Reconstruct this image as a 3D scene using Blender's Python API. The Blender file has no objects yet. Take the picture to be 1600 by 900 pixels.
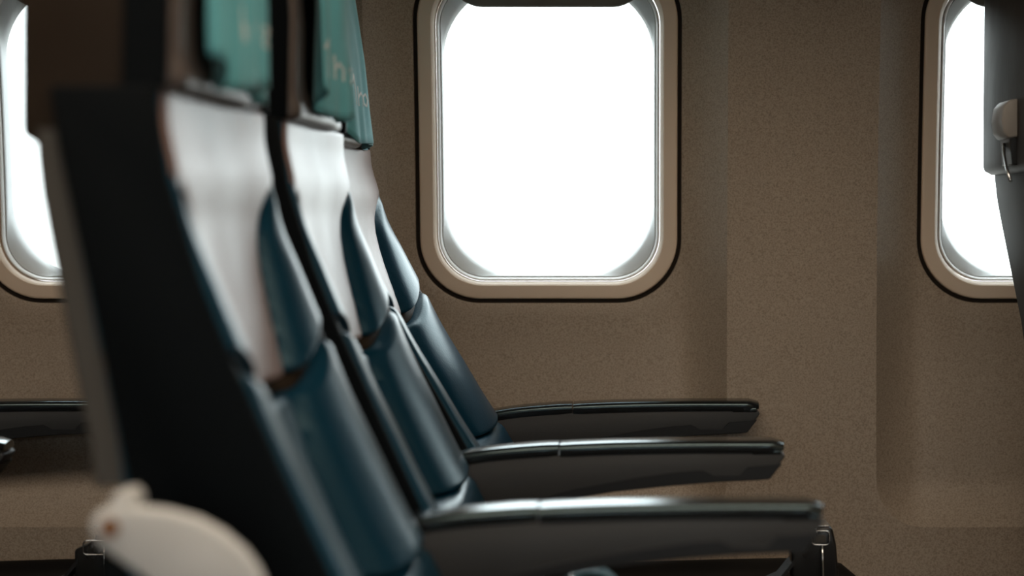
import bpy, bmesh, math, random
from mathutils import Vector

random.seed(7)
SC = bpy.context.scene
COL = SC.collection

# ------------------------------------------------------------------ camera
EYE = 0.863                      # eye height over the cabin floor
cam_d = bpy.data.cameras.new('camera')
cam = bpy.data.objects.new('camera', cam_d)
COL.objects.link(cam)
cam.location = (0, 0, EYE)
cam.rotation_euler = (math.radians(90), 0, 0)
cam_d.sensor_width = 36
cam_d.lens = 74.25
cam_d.shift_x = -196 / 1600      # the photograph is an off-centre crop
cam_d.shift_y = -125 / 1600
cam_d.clip_start = 0.02
cam_d.dof.use_dof = True
cam_d.dof.focus_distance = 2.55
cam_d.dof.aperture_fstop = 3.3
cam_d.dof.aperture_blades = 9
SC.camera = cam

# ------------------------------------------------------------------ sky
W = bpy.data.worlds.new('sky'); SC.world = W; W.use_nodes = True
wn = W.node_tree.nodes; wl = W.node_tree.links
# bright overcast sky above, paler ground below, blended over a hazy horizon
w_tc = wn.new('ShaderNodeTexCoord'); w_sp = wn.new('ShaderNodeSeparateXYZ'); w_mr = wn.new('ShaderNodeMapRange')
w_mr.interpolation_type = 'SMOOTHSTEP'
w_mr.inputs[1].default_value = -0.25; w_mr.inputs[2].default_value = 0.40
w_mr.inputs[3].default_value = 0.0; w_mr.inputs[4].default_value = 1.0
w_mx = wn.new('ShaderNodeMixRGB')
w_mx.inputs[1].default_value = (1.6, 1.6, 1.5, 1)          # ground
w_mx.inputs[2].default_value = (7.4, 8.0, 8.25, 1)         # sky
wl.new(w_tc.outputs['Generated'], w_sp.inputs[0]); wl.new(w_sp.outputs['Z'], w_mr.inputs[0])
wl.new(w_mr.outputs[0], w_mx.inputs[0]); wl.new(w_mx.outputs[0], wn['Background'].inputs[0])
wn['Background'].inputs[1].default_value = 1.0

# ------------------------------------------------------------------ cabin lamps
def cabin_lamp(x, y, z, sx, sy, power, color):
    d = bpy.data.lights.new('cabin_lamp', 'AREA'); d.shape = 'RECTANGLE'
    d.size = sx; d.size_y = sy; d.energy = power; d.color = color
    o = bpy.data.objects.new('cabin_lamp', d); COL.objects.link(o)
    o.location = (x, y, z)
    return o
cabin_lamp(-0.1, 0.8, 1.985, 2.8, 0.7, 34.0, (1.0, 0.83, 0.65))        # ceiling wash over the aisle

SC.view_settings.view_transform = 'Standard'
SC.view_settings.look = 'None'
SC.view_settings.gamma = 1
SC.view_settings.use_curve_mapping = False
SC.view_settings.exposure = 0.0
SC.cycles.use_denoising = True
SC.cycles.max_bounces = 8
SC.cycles.diffuse_bounces = 5
SC.cycles.glossy_bounces = 4
SC.cycles.transparent_max_bounces = 8
SC.cycles.sample_clamp_indirect = 6

# ------------------------------------------------------------------ materials
def mat(name, col, rough=0.5, spec=0.5, metal=0.0, bump=None, speck=None, var=None, coat=0.0, sheen=0.0, tint=None):
    """bump=(scale,strength) fine relief; speck=(scale,dark colour,amount) woven flecks; var=(scale,amount) soft wear"""
    m = bpy.data.materials.new(name); m.use_nodes = True
    nt = m.node_tree; N = nt.nodes; L = nt.links
    b = N['Principled BSDF']
    b.inputs['Roughness'].default_value = rough
    b.inputs['Specular IOR Level'].default_value = spec
    b.inputs['Metallic'].default_value = metal
    b.inputs['Coat Weight'].default_value = coat
    b.inputs['Sheen Weight'].default_value = sheen
    b.inputs['Base Color'].default_value = (*col, 1)
    if tint: b.inputs['Specular Tint'].default_value = (*tint, 1)
    tc = N.new('ShaderNodeTexCoord')
    src = None
    if var:
        n = N.new('ShaderNodeTexNoise'); n.inputs['Scale'].default_value = var[0]; n.inputs['Detail'].default_value = 4
        L.new(tc.outputs['Object'], n.inputs['Vector'])
        r = N.new('ShaderNodeMapRange'); r.inputs[1].default_value = 0.3; r.inputs[2].default_value = 0.7
        r.inputs[3].default_value = 1 - var[1]; r.inputs[4].default_value = 1 + var[1]
        L.new(n.outputs['Fac'], r.inputs[0])
        mx = N.new('ShaderNodeVectorMath'); mx.operation = 'SCALE'
        mx.inputs[0].default_value = col; L.new(r.outputs[0], mx.inputs['Scale'])
        src = mx.outputs[0]
        r2 = N.new('ShaderNodeMapRange'); r2.inputs[1].default_value = 0.3; r2.inputs[2].default_value = 0.7
        r2.inputs[3].default_value = rough - 0.04; r2.inputs[4].default_value = rough + 0.04
        L.new(n.outputs['Fac'], r2.inputs[0]); L.new(r2.outputs[0], b.inputs['Roughness'])
    if speck:
        n = N.new('ShaderNodeTexNoise'); n.inputs['Scale'].default_value = speck[0]; n.inputs['Detail'].default_value = 3
        n.inputs['Roughness'].default_value = 0.7
        L.new(tc.outputs['Object'], n.inputs['Vector'])
        r = N.new('ShaderNodeMapRange'); r.inputs[1].default_value = 0.36; r.inputs[2].default_value = 0.56
        r.inputs[3].default_value = speck[2]; r.inputs[4].default_value = 0.0
        L.new(n.outputs['Fac'], r.inputs[0])
        mx = N.new('ShaderNodeMixRGB'); mx.inputs[1].default_value = (*col, 1); mx.inputs[2].default_value = (*speck[1], 1)
        if src: L.new(src, mx.inputs[1])
        L.new(r.outputs[0], mx.inputs[0]); src = mx.outputs[0]
    if src: L.new(src, b.inputs['Base Color'])
    if bump:
        n = N.new('ShaderNodeTexNoise'); n.inputs['Scale'].default_value = bump[0]; n.inputs['Detail'].default_value = 3
        L.new(tc.outputs['Object'], n.inputs['Vector'])
        bp = N.new('ShaderNodeBump'); bp.inputs['Strength'].default_value = bump[1]; bp.inputs['Distance'].default_value = 0.002
        L.new(n.outputs['Fac'], bp.inputs['Height']); L.new(bp.outputs[0], b.inputs['Normal'])
    return m

M = {}
M['wall'] = mat('wall_cloth', (0.43, 0.345, 0.262), 0.44, 0.5, bump=(900, 0.12), speck=(520, (0.20, 0.15, 0.11), 0.75), var=(3, 0.04))
M['frame'] = mat('window_plastic', (0.78, 0.63, 0.49), 0.42, 0.5, var=(6, 0.03))
M['groove_shade'] = mat('groove_shade_black', (0.022, 0.017, 0.013), 0.8, 0.1, var=(40, 0.1))
M['track'] = mat('track_plastic', (0.78, 0.77, 0.75), 0.35, 0.5, var=(6, 0.03))
M['reveal'] = mat('reveal_plastic', (0.66, 0.69, 0.70), 0.5, 0.4, var=(5, 0.04))
M['shade'] = mat('shade_plastic', (0.16, 0.15, 0.13), 0.5, 0.4, var=(8, 0.05))
M['leather'] = mat('teal_leather', (0.0025, 0.030, 0.056), 0.32, 0.30, bump=(420, 0.10), var=(9, 0.10), tint=(0.62, 0.93, 1.0))
M['leather_grey'] = mat('grey_leather', (0.19, 0.118, 0.098), 0.33, 0.40, bump=(420, 0.10), var=(9, 0.10))
M['leather_dark_shaded'] = mat('dark_shaded_leather', (0.0025, 0.0038, 0.005), 0.5, 0.06, bump=(420, 0.10), var=(9, 0.10))  # shade on the seat sides put into the colour; cushions are dark anyway
M['leather_back'] = mat('back_leather', (0.020, 0.014, 0.010), 0.45, 0.10, bump=(60, 0.10), var=(12, 0.12))
M['leather_rim'] = mat('rim_leather', (0.075, 0.060, 0.054), 0.34, 0.45, bump=(420, 0.10), var=(9, 0.10))
M['piping'] = mat('piping_leather', (0.022, 0.015, 0.010), 0.6, 0.08, bump=(300, 0.1))
M['shell'] = mat('shell_plastic', (0.064, 0.062, 0.058), 0.6, 0.12, bump=(700, 0.08), var=(5, 0.05))
M['arm_body'] = mat('arm_plastic', (0.038, 0.040, 0.042), 0.55, 0.4, bump=(900, 0.08), var=(6, 0.05))
M['arm_band'] = mat('arm_dark_plastic', (0.008, 0.010, 0.013), 0.6, 0.4, bump=(900, 0.08))
M['arm_pad'] = mat('arm_pad_rubber', (0.012, 0.012, 0.013), 0.18, 0.9, bump=(600, 0.03), var=(9, 0.1), tint=(0.66, 0.93, 1.0))
M['cover'] = mat('cover_cloth', (0.12, 0.40, 0.45), 0.85, 0.2, bump=(700, 0.2), var=(30, 0.08), sheen=0.2)
M['ink'] = mat('white_print', (0.60, 0.66, 0.66), 0.7, 0.2)
M['white_plastic'] = mat('white_plastic', (0.52, 0.53, 0.53), 0.5, 0.4, bump=(300, 0.05), var=(20, 0.05))
M['rust'] = mat('rusty_screw', (0.20, 0.09, 0.035), 0.7, 0.3, var=(200, 0.2))
M['steel'] = mat('steel', (0.75, 0.75, 0.75), 0.22, 0.5, metal=1.0, var=(60, 0.05))
M['belt'] = mat('belt_webbing', (0.010, 0.011, 0.013), 0.6, 0.4, bump=(900, 0.2))
M['belt_teal'] = mat('belt_teal_webbing', (0.006, 0.055, 0.075), 0.6, 0.4, bump=(900, 0.2))
M['black'] = mat('black_plastic', (0.008, 0.008, 0.008), 0.3, 0.5, var=(20, 0.1))
M['floor'] = mat('carpet', (0.05, 0.055, 0.07), 0.95, 0.1, bump=(500, 0.4), speck=(300, (0.02, 0.02, 0.03), 0.8))
M['ceiling'] = mat('ceiling_plastic', (0.50, 0.46, 0.40), 0.6, 0.3, var=(2, 0.03))
M['latch'] = mat('latch_plastic', (0.26, 0.24, 0.22), 0.45, 0.5, bump=(700, 0.08), var=(5, 0.05))
M['leg'] = mat('leg_metal', (0.30, 0.30, 0.31), 0.4, 0.5, metal=0.8, var=(20, 0.05))

def glass_mat():
    m = bpy.data.materials.new('window_acrylic'); m.use_nodes = True
    nt = m.node_tree; N = nt.nodes; L = nt.links; N.remove(N['Principled BSDF'])
    t = N.new('ShaderNodeBsdfTransparent'); t.inputs[0].default_value = (0.97, 0.99, 0.985, 1)
    g = N.new('ShaderNodeBsdfGlossy'); g.inputs['Roughness'].default_value = 0.03
    f = N.new('ShaderNodeFresnel'); f.inputs[0].default_value = 1.2
    mx = N.new('ShaderNodeMixShader')
    L.new(f.outputs[0], mx.inputs[0]); L.new(t.outputs[0], mx.inputs[1]); L.new(g.outputs[0], mx.inputs[2])
    L.new(mx.outputs[0], N['Material Output'].inputs[0])
    return m
M['glass'] = glass_mat()

# ------------------------------------------------------------------ mesh helpers
def mk(name, verts, faces, material, parent=None, sharp=None, loc=None):
    me = bpy.data.meshes.new(name)
    me.from_pydata([tuple(v) for v in verts], [], faces)
    bm = bmesh.new(); bm.from_mesh(me)
    bmesh.ops.remove_doubles(bm, verts=bm.verts, dist=1e-6)
    bmesh.ops.recalc_face_normals(bm, faces=bm.faces)
    bm.to_mesh(me); bm.free()
    me.shade_smooth() if hasattr(me, 'shade_smooth') else None
    for p in me.polygons: p.use_smooth = True
    if sharp: me.set_sharp_from_angle(angle=math.radians(sharp))
    me.materials.append(M[material])
    o = bpy.data.objects.new(name, me); COL.objects.link(o)
    if loc: o.location = loc
    if parent: o.parent = parent
    return o

def empty(name, loc=(0, 0, 0)):
    o = bpy.data.objects.new(name, None); COL.objects.link(o); o.location = loc
    o.empty_display_size = 0.05
    return o

def tag(o, label=None, cat=None, group=None, kind=None):
    if label: o['label'] = label
    if cat: o['category'] = cat
    if group: o['group'] = group
    if kind: o['kind'] = kind
    return o

def interp(pts, x):
    """smooth monotone-ish interpolation through (x, y) pairs sorted by x"""
    if x <= pts[0][0]: return pts[0][1]
    if x >= pts[-1][0]: return pts[-1][1]
    n = len(pts)
    for i in range(n - 1):
        x0, y0 = pts[i]; x1, y1 = pts[i + 1]
        if x0 <= x <= x1:
            h = x1 - x0; t = (x - x0) / h
            d = (y1 - y0) / h
            def slope(k):
                if k <= 0 or k >= n - 1: return None
                a = (pts[k][1] - pts[k-1][1]) / (pts[k][0] - pts[k-1][0])
                b = (pts[k+1][1] - pts[k][1]) / (pts[k+1][0] - pts[k][0])
                return 0.0 if a * b <= 0 else 2 * a * b / (a + b)
            m0 = slope(i); m1 = slope(i + 1)
            m0 = d if m0 is None else m0; m1 = d if m1 is None else m1
            t2, t3 = t * t, t * t * t
            return (2*t3-3*t2+1)*y0 + (t3-2*t2+t)*h*m0 + (-2*t3+3*t2)*y1 + (t3-t2)*h*m1
    return pts[-1][1]

def smooth01(t):
    t = max(0.0, min(1.0, t)); return t * t * (3 - 2 * t)

def rrect(cx, cz, hw, hh, r, ns=8, nc=12):
    """rounded rectangle, counter-clockwise, always 4*(ns+nc) points"""
    out = []
    r = min(r, hw, hh)
    corners = [(cx + hw - r, cz + hh - r, 0), (cx - hw + r, cz + hh - r, 90), (cx - hw + r, cz - hh + r, 180), (cx + hw - r, cz - hh + r, 270)]
    for k, (px, pz, a0) in enumerate(corners):
        for i in range(nc):
            a = math.radians(a0 + 90 * i / (nc - 1))
            out.append((px + r * math.cos(a), pz + r * math.sin(a)))
        nx, nz, na = corners[(k + 1) % 4]
        ax, az = out[-1]; bx, bz = nx + r * math.cos(math.radians(na)), nz + r * math.sin(math.radians(na))
        for i in range(1, ns + 1):
            t = i / (ns + 1)
            out.append((ax + (bx - ax) * t, az + (bz - az) * t))
    return out

def loft(rings, close=True, cap0=False, cap1=False):
    n = len(rings[0]); V = [p for r in rings for p in r]; F = []
    for k in range(len(rings) - 1):
        for i in range(n if close else n - 1):
            j = (i + 1) % n
            F.append((k*n+i, k*n+j, (k+1)*n+j, (k+1)*n+i))
    if cap0: F.append(tuple(range(n)))
    if cap1: F.append(tuple((len(rings)-1)*n + i for i in range(n)))
    return V, F

def tube_mesh(pts, rad, seg=8, closed=False, flat=None):
    """tube through pts; flat=(wx) squashes the second axis"""
    P = [Vector(p) for p in pts]; n = len(P); rings = []
    up0 = Vector((0.13, 0.31, 0.94))
    for i in range(n):
        a = P[(i - 1) % n] if (closed or i > 0) else P[i]
        b = P[(i + 1) % n] if (closed or i < n - 1) else P[i]
        d = (b - a).normalized()
        s = d.cross(up0)
        if s.length < 1e-4: s = d.cross(Vector((1, 0, 0)))
        s.normalize(); u = s.cross(d)
        r = rad[i] if isinstance(rad, (list, tuple)) else rad
        rings.append([tuple(P[i] + s * r * math.cos(2*math.pi*k/seg) + u * r * (flat or 1) * math.sin(2*math.pi*k/seg)) for k in range(seg)])
    if closed: rings.append(rings[0])
    return loft(rings, True, not closed, not closed)

def extrude_xz(name, poly, y0, y1, material, parent, bevel=0.0, seg=2, T=None, sharp=35):
    """profile in x,z pulled along y, with rounded edges"""
    bm = bmesh.new()
    f = bm.faces.new([bm.verts.new((x, y0, z)) for x, z in poly])
    r = bmesh.ops.extrude_face_region(bm, geom=[f])
    for v in r['geom']:
        if isinstance(v, bmesh.types.BMVert): v.co.y = y1
    bmesh.ops.recalc_face_normals(bm, faces=bm.faces)
    if bevel:
        ed = [e for e in bm.edges if len(e.link_faces) == 2 and e.calc_face_angle(0) > math.radians(32)]
        bmesh.ops.bevel(bm, geom=ed, offset=bevel, segments=seg, profile=0.5, affect='EDGES', clamp_overlap=True)
    if T:
        for v in bm.verts: v.co = Vector(T(*v.co))
    me = bpy.data.meshes.new(name); bm.to_mesh(me); bm.free()
    for p in me.polygons: p.use_smooth = True
    me.set_sharp_from_angle(angle=math.radians(sharp))
    me.materials.append(M[material])
    o = bpy.data.objects.new(name, me); COL.objects.link(o); o.parent = parent
    return o

def box(name, x0, x1, y0, y1, z0, z1, material, parent=None, bevel=0.0, seg=2):
    return extrude_xz(name, [(x0, z0), (x1, z0), (x1, z1), (x0, z1)], y0, y1, material, parent, bevel, seg)

# ================================================================== SETTING
MM = 2.70 / 3300                          # metres at the window plane per picture unit of the survey
Y0 = 2.730
def lean(z):                              # z over eye height; the fuselage curves inward above the armrests
    return 0.0 if z < -0.25 else (z + 0.25) ** 2 / (2 * 2.4)
PH, PW, PB, PT = 0.050, 0.228, -0.405, 0.72     # pocket depth, half width, bottom, top
WHW, WHH, WR = 208.5 * MM, 271 * MM, 100 * MM
WCZ = (325 - 203.5) * MM

def pocket(x, z, cx):
    # distance inside the rounded pocket outline
    r = 0.06; hz = (PT - PB) / 2; cz = (PT + PB) / 2
    qx = abs(x - cx) - (PW - r); qz = abs(z - cz) - (hz - r)
    d = min(max(qx, qz), 0) + math.hypot(max(qx, 0), max(qz, 0)) - r
    s = -d
    if s <= 0: return 0.0
    w = 0.058
    t = min(s / w, 1)
    return PH * (1 - .45 * smooth01((-.13 - z) / .27)) * (1 - (1 - t) ** 1.55)

BAYS = [-1.31, -0.680, -0.1145, 0.531, 1.083]
XL, XR = -1.75, 1.55
edges = [XL] + [(BAYS[i] + BAYS[i+1]) / 2 for i in range(4)] + [XR]
ZB, ZT = -EYE, 1.16
YMID = 0.95

def side_wall(name, mirror):
    sy = (lambda y: y) if not mirror else (lambda y: 2 * YMID - y)
    root = tag(empty(name), kind='structure')
    for i, cx in enumerate(BAYS):
        x0, x1 = edges[i], edges[i+1]
        rings = []
        cont = lambda hw, hh, r, cz=WCZ, ccx=cx: rrect(ccx, cz, hw, hh, r, 10, 14)
        hole = cont(WHW, WHH, WR)
        pin = rrect(cx, (PT + PB) / 2, PW, (PT - PB) / 2, 0.06, 10, 14)
        outr = rrect((x0 + x1) / 2, (ZB + ZT) / 2, (x1 - x0) / 2, (ZT - ZB) / 2, 0.0005, 10, 14)
        P = lambda x, z, d=0.0: (x, sy(Y0 - lean(z) - PH + pocket(x, z, cx) + d), z + EYE)
        rings.append([P(x, z, 0.013) for x, z in hole])
        rings.append([P(x, z, 0.004) for x, z in hole])
        h2 = cont(WHW + 0.0007, WHH + 0.0007, WR + 0.0005)
        rings.append([P(x, z, 0.0008) for x, z in h2])
        h3 = cont(WHW + 0.0025, WHH + 0.0025, WR + 0.002)
        NR = 22
        for k in range(NR + 1):
            t = k / NR; t = 1 - (1 - t) ** 1.5
            rings.append([P(a[0] + (b[0] - a[0]) * t, a[1] + (b[1] - a[1]) * t) for a, b in zip(h3, pin)])
        for k in range(1, 9):
            t = k / 8
            rings.append([P(a[0] + (b[0] - a[0]) * t, a[1] + (b[1] - a[1]) * t) for a, b in zip(pin, outr)])
        V, F = loft(rings)
        mk('panel', V, F, 'wall', root, sharp=24)
    return root

def window(n, cx, mirror, shade_drop):
    sy = (lambda y: y) if not mirror else (lambda y: 2 * YMID - y)
    root = tag(empty('window_%d' % n, (0, 0, 0)), kind='structure')
    def R(inset, d, r=None, hw=None, hh=None, cz=WCZ):
        hw_ = hw if hw else WHW - inset * MM; hh_ = hh if hh else WHH - inset * MM
        rr = r if r else max(WR - inset * MM * 0.8, 0.02)
        return [(x, sy(Y0 - lean(z) + d), z + EYE) for x, z in rrect(cx, cz, hw_, hh_, rr, 10, 14)]
    V, F = loft([R(-12, .031), R(-10, .014), R(5.2, .014), R(5.8, .003), R(6.4, .0), R(7.6, -.0010), R(10, -.0012), R(18, -.0012), R(27, -.0010), R(28, .0), R(32.5, .0050), R(33.2, .020)])
    mk('window_frame', V, F, 'frame', root, sharp=40)
    V, F = loft([R(-3, .010), R(-1, .0032), R(6.0, .0032), R(8, .010)])
    mk('groove_shade', V, F, 'groove_shade', root, sharp=40)  # black ring in the frame groove, the gap's shade put into its colour
    V, F = loft([R(33.6, .022), R(34.4, .011), R(35.2, .0082), R(36.4, .0084), R(39.2, .0115), R(40.0, .022)])
    mk('shade_track', V, F, 'track', root, sharp=40)
    V, F = loft([R(38.5, .019), R(40.8, .0155), R(42, .0165),
                 R(0, .026, r=.087, hw=.1365, hh=.1885), R(0, .040, r=.094, hw=.1352, hh=.1862, cz=WCZ + .001), R(0, .044, r=.096, hw=.136, hh=.187, cz=WCZ + .001)])
    mk('reveal', V, F, 'reveal', root, sharp=50)
    a = R(0, .041, r=.10, hw=.139, hh=.190); b = R(0, .045, r=.10, hw=.139, hh=.190)
    V, F = loft([a, b], True, True, True)
    mk('pane', V, F, 'glass', root, sharp=30)
    # window shade, pushed up almost all the way
    zb = WCZ + WHH - 0.067 - shade_drop
    out = []
    hw = 157 * MM; SH = 0.10 + shade_drop / 2
    for d, ins in ((.0125, .0015), (.0105, .003), (.0105, .010), (.0115, .012), (.0125, .012)):
        c = rrect(cx, zb + SH, hw - ins, SH - ins, 0.045, 10, 14)
        out.append([(x, sy(Y0 - lean(z) + d), z + EYE) for x, z in c])
    back = [(x, sy(Y0 - lean(z) + .0155), z + EYE) for x, z in rrect(cx, zb + SH, hw - .0015, SH - .0015, 0.045, 10, 14)]
    V, F = loft([back] + out, True, True, True)
    mk('window_shade', V, F, 'shade', root, sharp=40)
    return root

side_wall('wall_back', False)
side_wall('wall_front', True)
k = 1
for cx in BAYS:
    window(k, cx, False, 0.0); k += 1
for cx in BAYS:
    window(k, cx, True, 0.0); k += 1
tag(box('floor', XL, XR, 2*YMID - 2.75, 2.75, -0.04, 0.0, 'floor'), kind='structure')
tag(box('ceiling', XL, XR, 2*YMID - 2.3, 2.3, ZT + EYE - 0.003, ZT + EYE + 0.03, 'ceiling'), kind='structure')
# unseen overhead bins on the window side, set low to shade the upper wall
tag(extrude_xz('shading_bin_1', [(XL, 1.50), (XR, 1.50), (XR, 2.00), (XL, 2.00)], 1.74, 2.36, 'ceiling', None, .02), kind='structure')
tag(box('wall_left', XL - .03, XL, 2*YMID - 2.75, 2.75, 0, ZT + EYE, 'ceiling'), kind='structure')
tag(box('wall_right', XR, XR + .03, 2*YMID - 2.75, 2.75, 0, ZT + EYE, 'ceiling'), kind='structure')

# ================================================================== SEATS
XE = [(-.30, -.150), (-.24, -.183), (-.196, -.2045), (-.146, -.229), (-.10, -.248), (-.052, -.268), (-.0065, -.286), (.0255, -.292), (.06, -.298), (.40, -.30)]
PRO = [(-.30, .037), (-.2, .034), (-.146, .029), (-.10, .024), (-.05, .018), (-.01, .008), (.026, .0), (.4, .0)]
BW = [(-.30, .118), (-.2, .112), (-.10, .085), (-.05, .066), (-.02, .055), (.01, .022), (.026, .001), (.4, .001)]
XRB = [(-.45, -.329), (-.173, -.345), (-.058, -.366), (.036, -.382), (.4, -.393)]
HW = 0.181

def us(n):
    out = []
    for i in range(n + 1):
        a = i / n
        out.append(-math.cos(math.pi * a) * 0.55 + (2 * a - 1) * 0.45)
    return out

def pad(name, zb, zt, hw, Xf, Xb, r, material, parent, T, nu=44, nv=36, sharp=None, rz=None):
    U = us(nu); V = []; F = []
    tv = [(u + 1) / 2 for u in us(nv)]
    rz = rz or r
    def er(s, r=r):
        return 0.0 if s >= r else r - math.sqrt(max(r * r - (r - s) ** 2, 0))
    for t in tv:
        for u in U:
            b, c = zb(u), zt(u)
            z = b + (c - b) * t; h_ = hw(z) if callable(hw) else hw; y = u * h_
            sy_ = (1 - abs(u)) * h_; sz = min(z - b, c - z)
            e = min(er(sy_) + er(sz, rz), r * 1.15)
            V.append(T(Xf(u, z) - e, y, z))
    n = nu + 1; m = nv + 1
    for j in range(nv):
        for i in range(nu):
            F.append((j*n+i, j*n+i+1, (j+1)*n+i+1, (j+1)*n+i))
    loop = [i for i in range(n)] + [j*n + nu for j in range(1, m)] + [(m-1)*n + i for i in range(nu - 1, -1, -1)] + [j*n for j in range(m - 2, 0, -1)]
    base = len(V)
    for idx in loop:
        j, i = divmod(idx, n); u = U[i]; b, c = zb(u), zt(u); z = b + (c - b) * tv[j]
        V.append(T(Xb(z), u * (hw(z) if callable(hw) else hw), z))
    L_ = len(loop)
    for q in range(L_):
        F.append((loop[q], loop[(q+1) % L_], base + (q+1) % L_, base + q))
    F.append(tuple(base + q for q in range(L_)))
    return mk(name, V, F, material, parent, sharp=sharp or 50)

def seat_front(u, z):
    """front of the cushion: side bolsters stand proud of a centre panel, a sunk seam between them"""
    xe = interp(XE, z); p = max(interp(PRO, z), 0); w = max(interp(BW, z), 1e-4)
    s = (abs(u) * HW - (HW - w)) / w                # 0 at the seam, 1 at the outer edge
    dist = abs(u) * HW - (HW - w)
    x = xe - p - 0.0035 * max(0.0, 1 - (abs(u) * HW / (HW - w + .002)) ** 2)
    if s > 0:
        x += p * (1 - (1 - min(s * 1.35, 1)) ** 2.0)
    g = min(1.0, p / 0.008)
    x -= 0.012 * g * math.exp(-(dist / 0.0075) ** 2)
    return x

def centre_panel(o):
    # the panel between the upper bolsters is grey leather
    me = o.data; me.materials.append(M['leather_grey'])
    for p in me.polygons:
        z = p.center.z - EYE; w = max(interp(BW, z), 1e-4)
        if abs(p.center.y) < HW - w and p.normal.x > 0.7: p.material_index = 1

def build_arm(parent, yc, name='armrest', w=0.044):
    capz = [(-.345, -.280), (-.26, -.266), (-.188, -.2540), (-.146, -.2478), (-.082, -.2431), (.002, -.2402), (.081, -.2394), (.135, -.2394)]
    E = EYE
    top = [(x, interp(capz, x) - .0115 + E) for x in [-.325 + .03915 * i for i in range(13)]]
    body = top + [(.1500, -.2525 + E), (.1530, -.2560 + E), (.1365, -.2780 + E), (.128, -.2790 + E), (.081, -.2812 + E), (.034, -.2850 + E), (-.023, -.2910 + E), (-.067, -.2980 + E), (-.16, -.318 + E), (-.26, -.338 + E), (-.325, -.343 + E)]
    a = extrude_xz(name, body, yc - w/2, yc + w/2, 'arm_body', parent, 0.0025, 2, sharp=40)
    # dark lower band, a hair proud of the panel on both sides
    lowe = [(.1365, -.2795), (.128, -.2805), (.081, -.2827), (.034, -.2865), (-.023, -.2925), (-.067, -.2995), (-.16, -.3195)]
    upp = [(-.16, -.3150), (-.064, -.2890), (.0073, -.2765), (.045, -.2715), (.067, -.2700), (.072, -.2722), (.078, -.2752), (.1056, -.2752), (.109, -.2715), (.114, -.2668), (.135, -.2650), (.1490, -.2635)]
    extrude_xz('lower_band', [(x, z + E) for x, z in lowe + upp], yc - w/2 - .0012, yc + w/2 + .0012, 'arm_band', a, 0.0008, 1, sharp=40)
    # rounded top pad in two lengths
    def cap(nm, x0, x1, front, dz=0.0, wid=.0245):
        n = 20; rings = []
        for i in range(n + 1):
            x = x0 + (x1 - x0) * i / n
            z = interp(capz, x) + E + dz
            k = 1.0
            if front:
                tail = max(0, (x - (x1 - .006)) / .006); k = math.sqrt(max(1 - tail * tail, 0.12))
            if not front and i == n: k = 0.9
            if front and i == 0: k = 0.94
            ring = []
            h = .0135; ws = wid * (0.6 + 0.4 * k)
            def crown(yy): return -.0014 * (yy / wid) ** 2
            re = .0065
            for q in range(6):
                a_ = math.radians(90 * q / 5)
                ring.append((x, yc + ws - re + re * math.cos(a_), z + (crown(wid - re) - re + re * math.sin(a_)) * 1.0 - (1 - k) * h * .35))
            for q in range(1, 8):
                yy = (ws - re) * (1 - 2 * q / 8)
                ring.append((x, yc + yy, z + crown(yy) - (1 - k) * h * .35))
            for q in range(5, -1, -1):
                a_ = math.radians(90 * q / 5)
                ring.append((x, yc - ws + re - re * math.cos(a_), z + crown(wid - re) - re + re * math.sin(a_) - (1 - k) * h * .35))
            for q in range(5):
                t = 1 - q / 4 * 2
                ring.append((x, yc - t * wid * 0.94 * (0.6 + 0.4 * k), z - h * 0.7 - h * .3 * k))
            rings.append(ring)
        V, F = loft(rings, True, True, True)
        return mk(nm, V, F, 'arm_pad', a, sharp=50)
    cap('arm_pad', -.325, -.0815, False, 0.0006, .0237)
    cap('arm_pad', -.0800, .1515, True)
    # small lip under the nose of the pad
    box('pad_nose', .118, .1488, yc - w/2 - .001, yc + w/2 + .001, -.2545 + E, -.249 + E, 'arm_pad', a, .0015)
    return a

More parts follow.
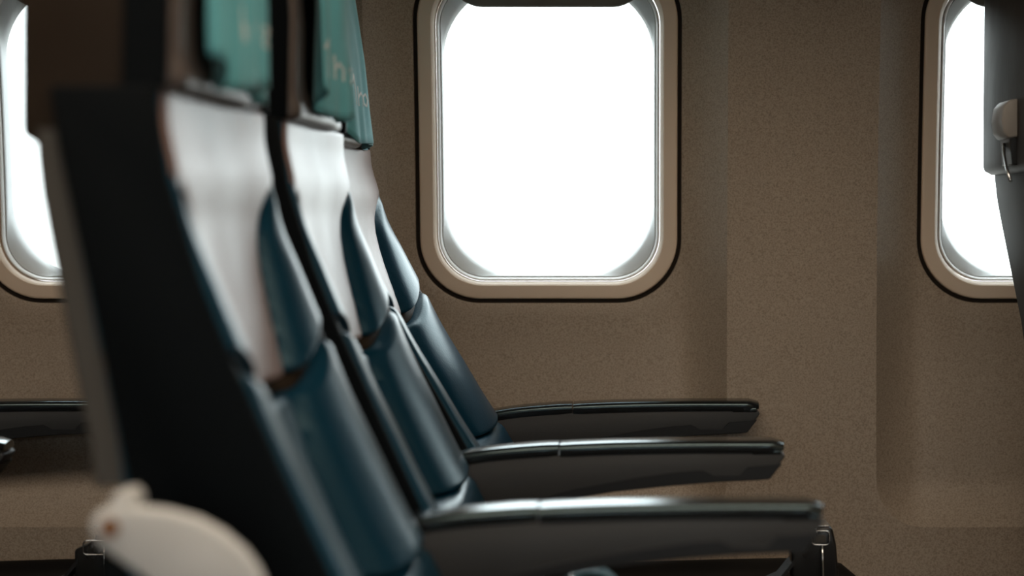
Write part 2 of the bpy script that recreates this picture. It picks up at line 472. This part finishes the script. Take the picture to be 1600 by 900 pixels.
def build_seat(name, xoff, yc, recline, label, arm=True, aisle=False, head=0.0):
    HD = head
    root = tag(empty(name, (xoff, yc, 0)), label, 'seat', 'airline seats')
    px, pz = -.27, -.27
    ca, sa = math.cos(math.radians(recline)), math.sin(math.radians(recline))
    def T(x, y, z):                                 # recline the back about its hinge
        dx, dz = x - px, z - pz
        return (px + dx * ca - dz * sa, y, pz + dx * sa + dz * ca + EYE)
    E = EYE
    # --- back, front side
    def seam(u):                                    # the cross seam sags between the bolsters
        return -.098 - .036 * smooth01((1 - abs(u)) / 0.55)
    upper = pad('upper_cushion', lambda u: seam(u) + .0065, lambda u: .0775, HW, seat_front, lambda z: interp(XRB, z) + .020, .011, 'leather', root, T, 60, 46, rz=.005)
    centre_panel(upper)
    pad('cross_seam', lambda u: seam(u) - .0085, lambda u: seam(u) + .0085, HW - .004, lambda u, z: seat_front(u, z) - .013, lambda z: interp(XRB, z) + .05, .003, 'piping', upper, T, 44, 4)
    def lowseam(u):
        return -.268 - .012 * smooth01((1 - abs(u)) / 0.6)
    pad('lower_cushion', lambda u: lowseam(u) + .001, lambda u: seam(u) - .0065, HW, seat_front, lambda z: interp(XRB, z) + .020, .011, 'leather', root, T, 60, 40, rz=.006)
    pad('lumbar_cushion', lambda u: -.43, lambda u: lowseam(u) - .001, HW, lambda u, z: interp([(-.44, -.10), (-.36, -.125), (-.27, -.166)], z) - .012 * (1 - u * u), lambda z: interp(XRB, z) + .02, .012, 'leather', root, T, 30, 20)
    # upholstered sides, their shade put into near-black leather
    sidep = [(-.36, -.300), (-.36, -.19), (-.30, -.163), (-.24, -.190), (-.196, -.2105), (-.10, -.254), (-.052, -.274), (.02, -.297), (.0775, -.305), (.0775, -.372), (.036, -.3655), (-.058, -.345), (-.173, -.322)]
    for s in (-1, 1):
        y = s * (HW - .003)
        extrude_xz('side_upholstery', [(x, z) for z, x in sidep], y - .0065, y + .0065, 'leather_dark_shaded', root, .003, 2, T, 40)
    # --- rear shell, grey plastic
    def shell_ring(z, fr):
        xb = interp(XRB, z); hw = HW - .001; th = .0215 if z > -.05 else .0215 + .006 * smooth01((-.05 - z) / .1)
        r = .006; pts = []
        for a in range(7):
            q = math.radians(90 * a / 6); pts.append((xb + r - r * math.sin(q) , -hw + r - r * math.cos(q)))
        for a in range(6, -1, -1):
            q = math.radians(90 * a / 6); pts.append((xb + r - r * math.sin(q), hw - r + r * math.cos(q)))
        pts.append((xb + th, hw)); pts.append((xb + th, -hw))
        return [T(x, y, z) for x, y in pts]
    V, F = loft([shell_ring(z, 0) for z in (-.176, -.173, -.14, -.10, -.058, -.02, .01, .033, .041, .050)], True, True, True)
    sh = mk('rear_shell', V, F, 'shell', root, sharp=45)
    box('shell_core', -.345, -.24, -HW + .012, HW - .012, -.43 + E, -.20 + E, 'leather_dark_shaded', root, .01)
    # tray latch / hook on the rear of the headrest
    # --- headrest
    def TB_(x, y, z): return T(-x, y, z)
    hb = pad('headrest_back', lambda u: .0405, lambda u: .355, lambda z: HW - .002 - .07 * max(0, z - .12),
             lambda u, z: .4000 - .003 * u * u + HD * -1, lambda z: .318 - HD, .010, 'leather_back', root, TB_, 34, 34)
    def rimX(u, z):
        wing = .002 * smooth01((abs(u) - .72) / .2)
        lip = .004 * math.exp(-((z - .083) / .008) ** 2)
        top = -.055 * max(0, (z - .16)) 
        return -.296 + wing + lip + top + HD - .014 * smooth01((u - .1) / .9)
    hr = pad('headrest', lambda u: .0745, lambda u: .36, lambda z: HW - .001 - .07 * max(0, z - .12), rimX, lambda z: -.325 + HD, .009, 'leather_rim', root, T, 44, 40, rz=.0055)
    for s in (-1, 1):
        pts_ = [(-.330, .352), (-.330, .0755), (-.301, .0755), (-.300, .16), (-.311, .352)]
        def TT(x, y, z, s=s): return T(x, y - s * .07 * max(0, z - .12), z)
        extrude_xz('headrest_side_shade', [(x + HD, z) for x, z in pts_], s * (HW - .001) - .0025, s * (HW - .001) + .0025, 'leather_dark_shaded', hr, .001, 1, TT, 40)  # thin near-black sheets, the shade on the headrest sides put into colour
    def padX(u, z):
        return HD - .2880 - .05 * max(0, z - .17) - .010 * smooth01((abs(u) - .4) / .6) - .017 * smooth01(u + .1)
    def hpb(u): return .0945 + .03 * smooth01((abs(u) - .72) / .28)
    pad('headrest_pad', hpb, lambda u: .352, .145, padX, lambda z: -.31 + HD, .014, 'leather_dark_shaded', hr, T, 34, 34)
    # latch on the back of the headrest (seen on the seat in front)
    lt = [(-.397, .122), (-.408, .1205), (-.4145, .113), (-.417, .098), (-.415, .084), (-.4095, .077), (-.397, .079)]
    la = extrude_xz('latch', lt, -.075, -.005, 'latch', root, .003, 3, T, 40)
    extrude_xz('latch_recess_shade', [(-.395, .079), (-.4075, .079), (-.4045, .048), (-.395, .048)], -.072, -.008, 'black', la, .001, 1, T, 40)  # black block on the surface, a recess's shade put into its colour
    V, F = tube_mesh([T(-.408, -.040, .073), T(-.409, -.046, .060), T(-.4085, -.058, .045), T(-.4065, -.074, .030)], .0018, 8)
    mk('latch_rod', V, F, 'steel', la)
    # --- seat cushion
    def cushion_front():
        n = 26; U = us(30); V = []; F = []
        prof = []
        for i in range(n + 1):
            t = i / n
            prof.append(t)
        side = [(-.24, -.425), (-.2, -.431), (-.1, -.4395), (0, -.4405), (.1, -.4375), (.18, -.436), (.225, -.4375), (.25, -.4425), (.268, -.4515), (.279, -.4640), (.284, -.480), (.283, -.50), (.276, -.52), (.26, -.535), (.20, -.54), (-.24, -.54)]
        rings = []
        for u in U:
            hw = HW + .012
            s = (1 - abs(u)) * hw; r = .022
            e = 0 if s >= r else r - math.sqrt(max(r*r - (r-s)**2, 0))
            bol = .006 * smooth01((abs(u) - .55) / .3)
            ring = []
            for x, z in side:
                top = z > -.50
                zz = z + (bol if z > -.45 else 0) - (e if top else -e * .4)
                ring.append((x - (e * .6 if x > .2 else 0), u * hw, zz + E))
            rings.append(ring)
        return loft(rings, True, True, True)
    V, F = cushion_front()
    mk('seat_cushion', V, F, 'leather_dark_shaded', root, sharp=40)
    box('seat_pan', -.26, .245, -HW, HW, -.58 + E, -.538 + E, 'shell', root, .006)
    for s in (-1, 1):
        extrude_xz('leg', [(-.20, .29), (-.12, .29), (-.20, .0), (-.26, 0)], s * .12 - .016, s * .12 + .016, 'leg', root, .003)
        extrude_xz('leg', [(.10, .29), (.17, .29), (.19, .0), (.13, 0)], s * .12 - .016, s * .12 + .016, 'leg', root, .003)
    if arm: build_arm(root, .226)
    if aisle:
        a0 = build_arm(root, -.226)
        # pale hinge cover of the aisle armrest
        yo = -.2535
        up = [(-.312, -.177), (-.300, -.1775), (-.280, -.1800), (-.262, -.1850), (-.247, -.1930), (-.234, -.2040), (-.226, -.2150), (-.220, -.229), (-.219, -.245), (-.226, -.258)]
        lo = [(-.240, -.262), (-.262, -.2450), (-.285, -.2275), (-.300, -.2160), (-.312, -.2075), (-.3205, -.2010), (-.3255, -.1930), (-.3255, -.1865), (-.3215, -.1805)]
        hc = extrude_xz('hinge_cover', [(x, z + E) for x, z in up + lo], yo - .007, yo + .007, 'white_plastic', root, .004, 3, None, 40)
        V, F = tube_mesh([(-.3135, yo - .0082, -.190 + E), (-.3135, yo - .004, -.190 + E)], .0056, 14)
        mk('screw', V, F, 'rust', hc, sharp=30)
        extrude_xz('hinge_tab', [(-.3145, -.181 + E), (-.3000, -.181 + E), (-.3010, -.173 + E), (-.304, -.1695 + E), (-.3105, -.1695 + E), (-.3135, -.172 + E)], yo - .005, yo + .030, 'white_plastic', root, .003, 2, None, 40)
    # --- cloth cover hung over the headrest: lifts off, so a thing of its own
    return root, T

def build_cover(xoff, yc, T0, label, seed, HD, low=0.0, tdy=0.0):
    def T(x, y, z): return T0(x + HD, y, z)
    rnd = random.Random(seed)
    ph = [rnd.uniform(0, 6.28) for _ in range(6)]
    nu, nv = 60, 44; V = []; F = []
    hw = .136
    for j in range(nv + 1):
        t = j / nv
        for i in range(nu + 1):
            u = -1 + 2 * i / nu
            y = u * hw
            hem = .0835 + (.004 if low == 0 else .001) * math.sin(u * 4 + ph[0]) + .016 * smooth01((-u - .72) / .28) - low
            if t < .72:                             # front, hem upward
                q = t / .72; z = hem + (.362 - hem) * q
                hang = (1 - q) ** 1.5
                x = -.2785 - .05 * max(0, z - .17) - .009 * smooth01((abs(u) - .4) / .6) - .017 * smooth01(u + .1)
                x += (.0046 * math.sin(u * 11 + ph[1]) + .0032 * math.sin(u * 19 + ph[2] + z * 8) + .0012 * math.sin(u * 31 + ph[3] - z * 20)) * (0.35 + hang) * (1.0 if low == 0 else 0.35)
                x += .002 * hang
            else:                                   # over the top and down the rear
                q = (t - .72) / .28
                if q < .4:
                    a = q / .4 * math.pi; x = -.342 + .055 * math.cos(a) ; z = .362 + .012 * math.sin(a)
                else:
                    x = -.3975; z = .362 - (q - .4) / .6 * .07
            V.append(T(x, y, z))
    n = nu + 1
    for j in range(nv):
        for i in range(nu):
            F.append((j*n+i, j*n+i+1, (j+1)*n+i+1, (j+1)*n+i))
    o = mk('headrest_cover', V, F, 'cover', None, loc=(xoff, yc, 0))
    md = o.modifiers.new('thickness', 'SOLIDIFY'); md.thickness = .0014; md.offset = 1
    tag(o, label, 'headrest cover', 'teal headrest covers')
    # white printed script (only its first strokes can be made out)
    def fx(y, z):
        u = y / hw; hem = .0835
        q = (z - hem) / (.362 - hem); hang = (1 - q) ** 1.5
        x = -.2785 - .009 * smooth01((abs(u) - .4) / .6) - .017 * smooth01(u + .1)
        x += (.0046 * math.sin(u * 11 + ph[1]) + .0032 * math.sin(u * 19 + ph[2] + z * 8) + .0012 * math.sin(u * 31 + ph[3] - z * 20)) * (0.35 + hang) * (1.0 if low == 0 else 0.35)
        return x + .002 * hang + .0016
    strokes = [
        ([(-.060, .142), (-.052, .150), (-.049, .146), (-.050, .130), (-.050, .116)], .0018),   # tall flagged letter
        ([(-.034, .138), (-.034, .116)], .0013), ([(-.034, .125), (-.026, .131), (-.018, .126), (-.018, .115)], .0014),  # arched letter
        ([(-.004, .128), (.004, .131), (.009, .124), (.004, .117), (-.003, .120), (-.004, .128)], .0013),
        ([(.022, .130), (.022, .117)], .0013), ([(.022, .128), (.030, .131)], .0012),
        ([(.043, .130), (.051, .130), (.043, .117), (.051, .117)], .0012)]
    VV = []; FF = []
    for pts, r in strokes:
        dense = []
        for a, b in zip(pts, pts[1:]):
            for q in range(5): dense.append((a[0] + (b[0]-a[0]) * q / 5, a[1] + (b[1]-a[1]) * q / 5))
        dense.append(pts[-1])
        rings = []
        for k_, (y, z) in enumerate(dense):
            p0 = dense[max(k_-1, 0)]; p1 = dense[min(k_+1, len(dense)-1)]
            dy, dz = p1[0]-p0[0], p1[1]-p0[1]; l = math.hypot(dy, dz) or 1
            ny, nz = -dz / l * r, dy / l * r
            q = []
            for sgn, off in ((-1, 0), (-1, .0005), (1, .0005), (1, 0)):
                yy, zz = y + tdy + ny * sgn, z + nz * sgn
                q.append(T(fx(yy, zz) + off - .0004, yy, zz))
            rings.append(q)
        v, f = loft(rings, True, True, True)
        b = len(VV); VV += v; FF += [tuple(i + b for i in ff) for ff in f]
    mk('printed_script', VV, FF, 'ink', o, sharp=30)
    return o

YA, YB, YC = 1.516, 1.9735, 2.425
seatA, TA = build_seat('airline_seat', 0, YA, 0.0, 'aisle seat of the row of three, with the white hinge cover on its side', aisle=True, head=.004)
seatB, TB = build_seat('airline_seat', 0, YB, 0.0, 'middle seat of the row of three, its armrest second from the wall', head=.004)
seatC, TC = build_seat('airline_seat', 0, YC, 5.0, 'window seat of the row of three, leaning back farthest, against the tan wall', head=.001)
build_cover(0, YA, TA, 'teal cloth headrest cover on the aisle seat, blurred', 1, .004, 0.0, -.036)
build_cover(0, YB, TB, 'teal cloth headrest cover on the middle seat, with white script at its edge', 2, .004, 0.0, -.036)
build_cover(0, YC, TC, 'bright teal cloth headrest cover on the window seat, next to the wall', 3, .001, .009, -.034)
build_seat('airline_seat', .822, YC, 0.0, 'seat of the row in front, only its dark back with a latch showing')
build_seat('airline_seat', -.806, YB, 0.6, 'middle seat of the row behind, only the tip of its armrest showing')
build_seat('airline_seat', -.806, YC, 5.0, 'window seat of the row behind, its armrest showing under the half-hidden window')

# ------------------------------------------------------------------ seat belts
def build_belt(xoff, yc, label, lw=.0098):
    root = tag(empty('seat_belt', (xoff + .007, yc, EYE - .431)), label, 'seat belt', 'black seat belts with steel buckles')
    # webbing rises from the cushion to the upright buckle
    def strip(pts, w, material, nm, parent, th=.0016):
        rings = []
        for (x, y, z) in pts:
            rings.append([(x, y - w/2, z - th), (x, y + w/2, z - th), (x, y + w/2, z + th), (x, y - w/2, z + th)])
        V, F = loft(rings, True, True, True)
        return mk(nm, V, F, material, parent, sharp=40)
    strip([(-.10, 0, -.003), (.05, 0, -.003), (.125, 0, .001), (.152, 0, .012), (.170, 0, .034)], .046, 'belt', 'webbing', root, .003)
    body = [(.170, -.004), (.217, -.004), (.219, .020), (.2165, .052), (.2125, .0705), (.207, .0735), (.196, .072), (.1895, .060), (.180, .052), (.166, .047), (.166, .02)]
    bk = extrude_xz('buckle', body, -.022, .022, 'black', root, .004, 3, None, 40)
    box('buckle_plate', .188, .2085, -.0215, .0215, .0725, .0742, 'steel', bk, .0006)
    # wire loop on the near side
    loop = [(x, -.0262, z) for x, z in rrect(.1985, .0610 if lw < .015 else .050, lw, .0078, .004, 2, 5)]
    V, F = tube_mesh(loop, .0009, 8, True); mk('wire_loop', V, F, 'steel', root)
    box('latch_block', .1905, .2045, -.026, -.0215, .0550, .0640, 'shell', bk, .001)
    V, F = tube_mesh([(.195, -.0262, .0635), (.1945, -.0262, .0675), (.1935, -.026, .071)], .0012, 8); mk('wire_hook', V, F, 'steel', root)
    V, F = tube_mesh([(.2005, -.0262, .0530), (.2005, -.0264, .036), (.2010, -.0262, .020), (.2005, -.0258, .006), (.2000, -.0255, -.002)], [.0011, .0017, .0016, .0013, .001], 8)
    mk('strap_edge_shine', V, F, 'steel', root)  # steel line added for the shine along a hanging strap's edge
    return root
build_belt(0, YC - .03, 'black seat belt with steel buckle upright on the window seat of the row of three')
build_belt(-.806, YC - .03, 'black seat belt with steel buckle on the row behind, below the white hinge cover', .021)

def build_teal_belt():
    root = tag(empty('seat_belt', (-.042, 1.90, EYE - .437)), 'teal seat belt loop with pale metal tip, below the nearest visible armrest', 'seat belt')
    pts = []
    for i in range(25):
        t = i / 24; x = -.045 + .09 * t
        z = .002 + .110 * math.sin(math.pi * t) ** .3
        pts.append((x, 0, z))
    rings = [[(x, y, z + zz) for y, zz in ((-.022, -.0015), (.022, -.0015), (.022, .0015), (-.022, .0015))] for x, _, z in pts]
    V, F = loft(rings, True, True, True)
    mk('webbing', V, F, 'belt_teal', root, sharp=40)
    extrude_xz('metal_tip', [(-.026, .095), (-.0135, .095), (-.0135, .108), (-.017, .1145), (-.021, .109)], -.026, -.0225, 'steel', root, .001)
build_teal_belt()
